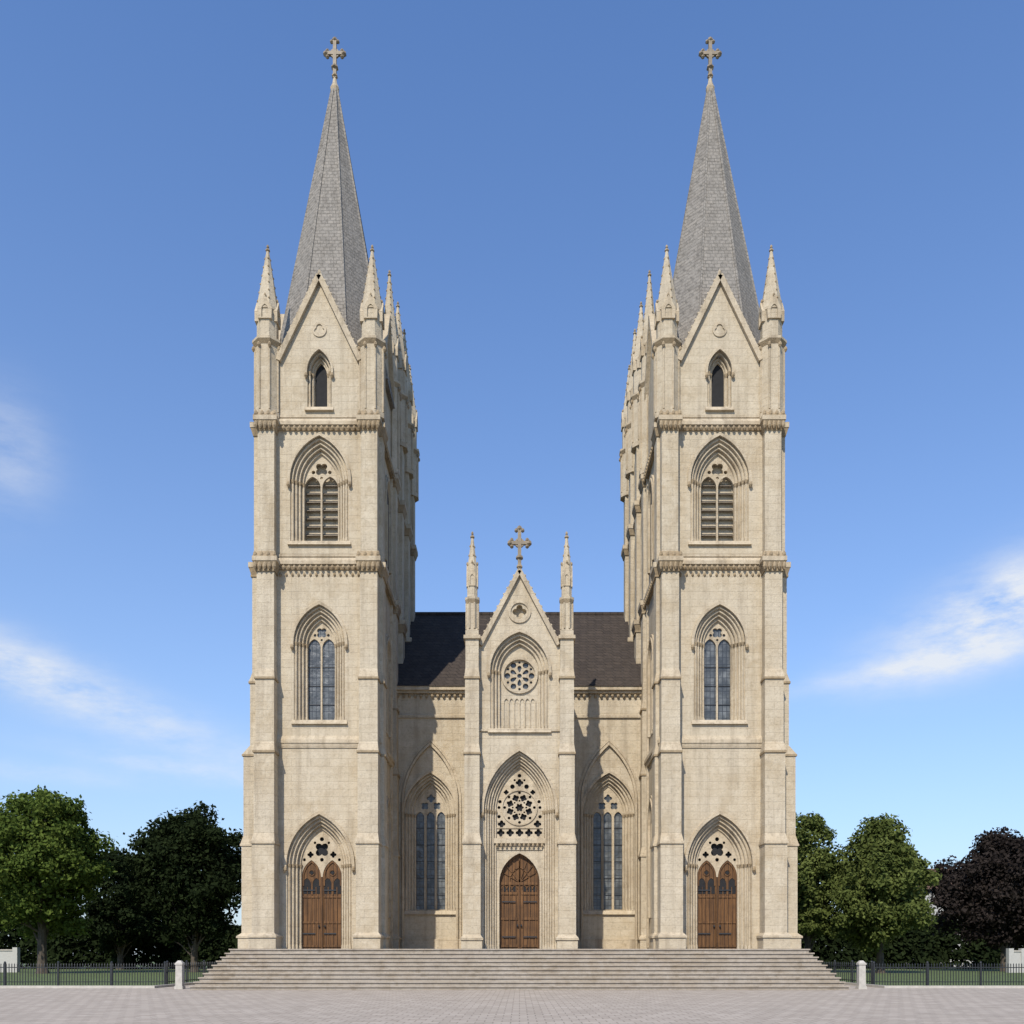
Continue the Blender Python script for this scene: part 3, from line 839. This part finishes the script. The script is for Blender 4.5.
# distant hedge / woods mass
rng = np.random.default_rng(5)
P = []
for sg in (-1, 1):
    n = 56000
    xs = rng.uniform(14, 120, n)
    top_h = 6.0 + 1.0 * np.sin(xs * .35 + sg) + .7 * np.sin(xs * 1.1 + 2 * sg) + .8 * np.sin(xs * .13 + 1)
    zz = rng.random(n) ** .8 * np.maximum(top_h, 5)
    yy = 60 + rng.uniform(-1.8, 1.8, n) * (1 - zz / 12) + 1.2 * np.sin(xs * .8)
    P.append(np.stack([sg * xs, yy, zz], 1))
P = np.concatenate(P)
me = leaves_mesh('hedge', P, np.tile(np.array([0, -1., .6]), (len(P), 1)), .36, rng, LEAF_D)
h_ob = bpy.data.objects.new('hedge', me); COL.objects.link(h_ob)
top(h_ob, 'dark overgrown hedge behind the lawn', 'hedge', kind='stuff')

# ------------------------------------------------------------------ background walls and house
def low_wall(x0, x1, y, h, label):
    mb = MB()
    mb.box(x0, x1, y, y + .3, -.1, h, WH_); mb.box(x0 - .08, x1 + .08, y - .08, y + .38, h, h + .12, B_)
    x = x0
    while x <= x1 + .01:
        mb.box(x - .22, x + .22, y - .09, y + .42, -.1, h + .3, WH_); x += (x1 - x0) / 4
    o = mb.obj('garden_wall', loc=((x0 + x1) / 2, y, 0)); top(o, label, 'wall')
low_wall(-58, -46.5, 38, 2.0, 'low pale rendered garden wall with piers')
low_wall(44.5, 49, 36.5, 1.9, 'pale rendered garden wall beneath dark tree')
hb = MB()
hx, hy = 57.5, 78
hb.box(hx - 5, hx + 5, hy, hy + 8, 0, 10.6, WH_)
for i in range(4):
    for z in (1.2, 5.4):
        xx_ = hx - 3.8 + i * 2.5
        hb.box(xx_ - .5, xx_ + .5, hy - .04, hy + .1, z, z + 1.7, D_)
        hb.box(xx_ - .6, xx_ + .6, hy - .1, hy + .1, z - .12, z, B_)
h1 = hb.obj('house', loc=(hx, hy + 4, 0)); top(h1, 'pale house with brown tiled hip roof behind trees', 'house')
hr = MB()
hr.taper((hx - 5.5, hx + 5.5, hy - .5, hy + 8.5), 10.6, (hx - 3, hx + 3, hy + 3.9, hy + 4.1), 13.8, TI_)
hr.box(hx + 1.2, hx + 2.0, hy + 3.2, hy + 4.0, 12, 14.4, TI_)
hr.obj('roof', h1)

# ------------------------------------------------------------------ light
EL, AZ = 44, 19
sun = bpy.data.lights.new('sun', 'SUN'); sun.energy = 5.0; sun.angle = rad(.6); sun.color = (1, .93, .82)
so = bpy.data.objects.new('sun', sun); COL.objects.link(so)
sd = Vector((-math.sin(rad(AZ)) * math.cos(rad(EL)), -math.cos(rad(AZ)) * math.cos(rad(EL)), math.sin(rad(EL))))
so.rotation_euler = (-sd).to_track_quat('-Z', 'Y').to_euler()

w = bpy.data.worlds.new('World'); scene.world = w; w.use_nodes = True
nt = w.node_tree; nt.nodes.clear(); N = NT(nt)
out = N.n('ShaderNodeOutputWorld')
sky = N.n('ShaderNodeTexSky', sky_type='NISHITA'); sky.sun_disc = False
sky.sun_elevation = rad(EL); sky.sun_rotation = rad(180 + AZ); sky.altitude = 0
sky.air_density = 1.15; sky.dust_density = .25; sky.ozone_density = 3.0
tc = N.n('ShaderNodeTexCoord'); sx = N.n('ShaderNodeSeparateXYZ'); N.l(tc.outputs['Generated'], sx.inputs[0])
az = N.math('ARCTAN2', sx.outputs[0], sx.outputs[1]); el = N.math('ARCSINE', sx.outputs[2])
hs = N.n('ShaderNodeHueSaturation'); hs.inputs['Saturation'].default_value = 1.1; hs.inputs['Value'].default_value = 1.0
N.l(sky.outputs[0], hs.inputs['Color'])
tint = N.mix(1.0, hs.outputs[0], (.92, 1.08, 1.34), 'MULTIPLY')
hz_f = N.math('MULTIPLY', N.math('EXPONENT', N.math('MULTIPLY', N.math('MAXIMUM', el, 0.), -3.3)), .8)
tint = N.mix(hz_f, tint, (3.5, 4.2, 5.2))
bg = N.n('ShaderNodeBackground'); bg.inputs[1].default_value = .15
N.l(tint, bg.inputs[0])
def azel(px, py):
    v = Vector(((px - 519) / 900, 1, (955 - py) / 900)).normalized()
    return math.atan2(v.x, v.y), math.asin(v.z)
tot = None
for px, py, L, Wd, tilt, stg in ((95, 702, 170, 24, -17, .85), (15, 665, 80, 24, -14, .7), (170, 768, 100, 9, -6, .6), (0, 450, 42, 42, -35, .5), (975, 628, 95, 32, 16, 1.25), (1020, 600, 70, 36, 20, 1.1),
                             (890, 672, 100, 10, 4, .55), (30, 772, 110, 10, 0, .4)):
    a0, e0 = azel(px, py); L = L / 1000; Wd = Wd / 1000; c, s_ = math.cos(rad(tilt)), math.sin(rad(tilt))
    da = N.math('SUBTRACT', az, a0); de = N.math('SUBTRACT', el, e0)
    u = N.math('ADD', N.math('MULTIPLY', da, c / L), N.math('MULTIPLY', de, s_ / L))
    v = N.math('ADD', N.math('MULTIPLY', da, -s_ / Wd), N.math('MULTIPLY', de, c / Wd))
    q = N.math('ADD', N.math('MULTIPLY', u, u), N.math('MULTIPLY', v, v))
    g_ = N.math('MULTIPLY', N.math('EXPONENT', N.math('MULTIPLY', q, -1.)), stg)
    tot = g_ if tot is None else N.math('ADD', tot, g_)
cv = N.n('ShaderNodeCombineXYZ'); N.l(N.math('MULTIPLY', az, 1.0), cv.inputs[0]); N.l(N.math('MULTIPLY', el, 2.6), cv.inputs[1])
nz = N.noise(cv.outputs[0], 6.5, 7, .62); nz2 = N.noise(cv.outputs[0], 18, 7, .65)
tex = N.math('ADD', N.math('MULTIPLY', N.ramp(nz, .35, .66), .8), N.math('MULTIPLY', N.ramp(nz2, .35, .68), .4))
mask = N.math('MULTIPLY', tot, tex, clamp=True)
mask = N.math('MULTIPLY', mask, .88)
bc = N.n('ShaderNodeBackground'); bc.inputs[0].default_value = (.84, .87, .91, 1); bc.inputs[1].default_value = 1.0
mx = N.n('ShaderNodeMixShader'); N.l(mask, mx.inputs[0]); N.l(bg.outputs[0], mx.inputs[1]); N.l(bc.outputs[0], mx.inputs[2])
N.l(mx.outputs[0], out.inputs[0])

# ------------------------------------------------------------------ camera
cam = bpy.data.cameras.new('camera'); co = bpy.data.objects.new('camera', cam); COL.objects.link(co)
co.location = (0, -45, 1.6); co.rotation_euler = (rad(90), 0, 0)
cam.sensor_width = 36; cam.lens = 36 * 900 / 1024
cam.shift_x = -7.5 / 1024; cam.shift_y = (955 - 512) / 1024
cam.clip_end = 6000
scene.camera = co
scene.view_settings.view_transform = 'Standard'; scene.view_settings.look = 'None'; scene.view_settings.exposure = 0
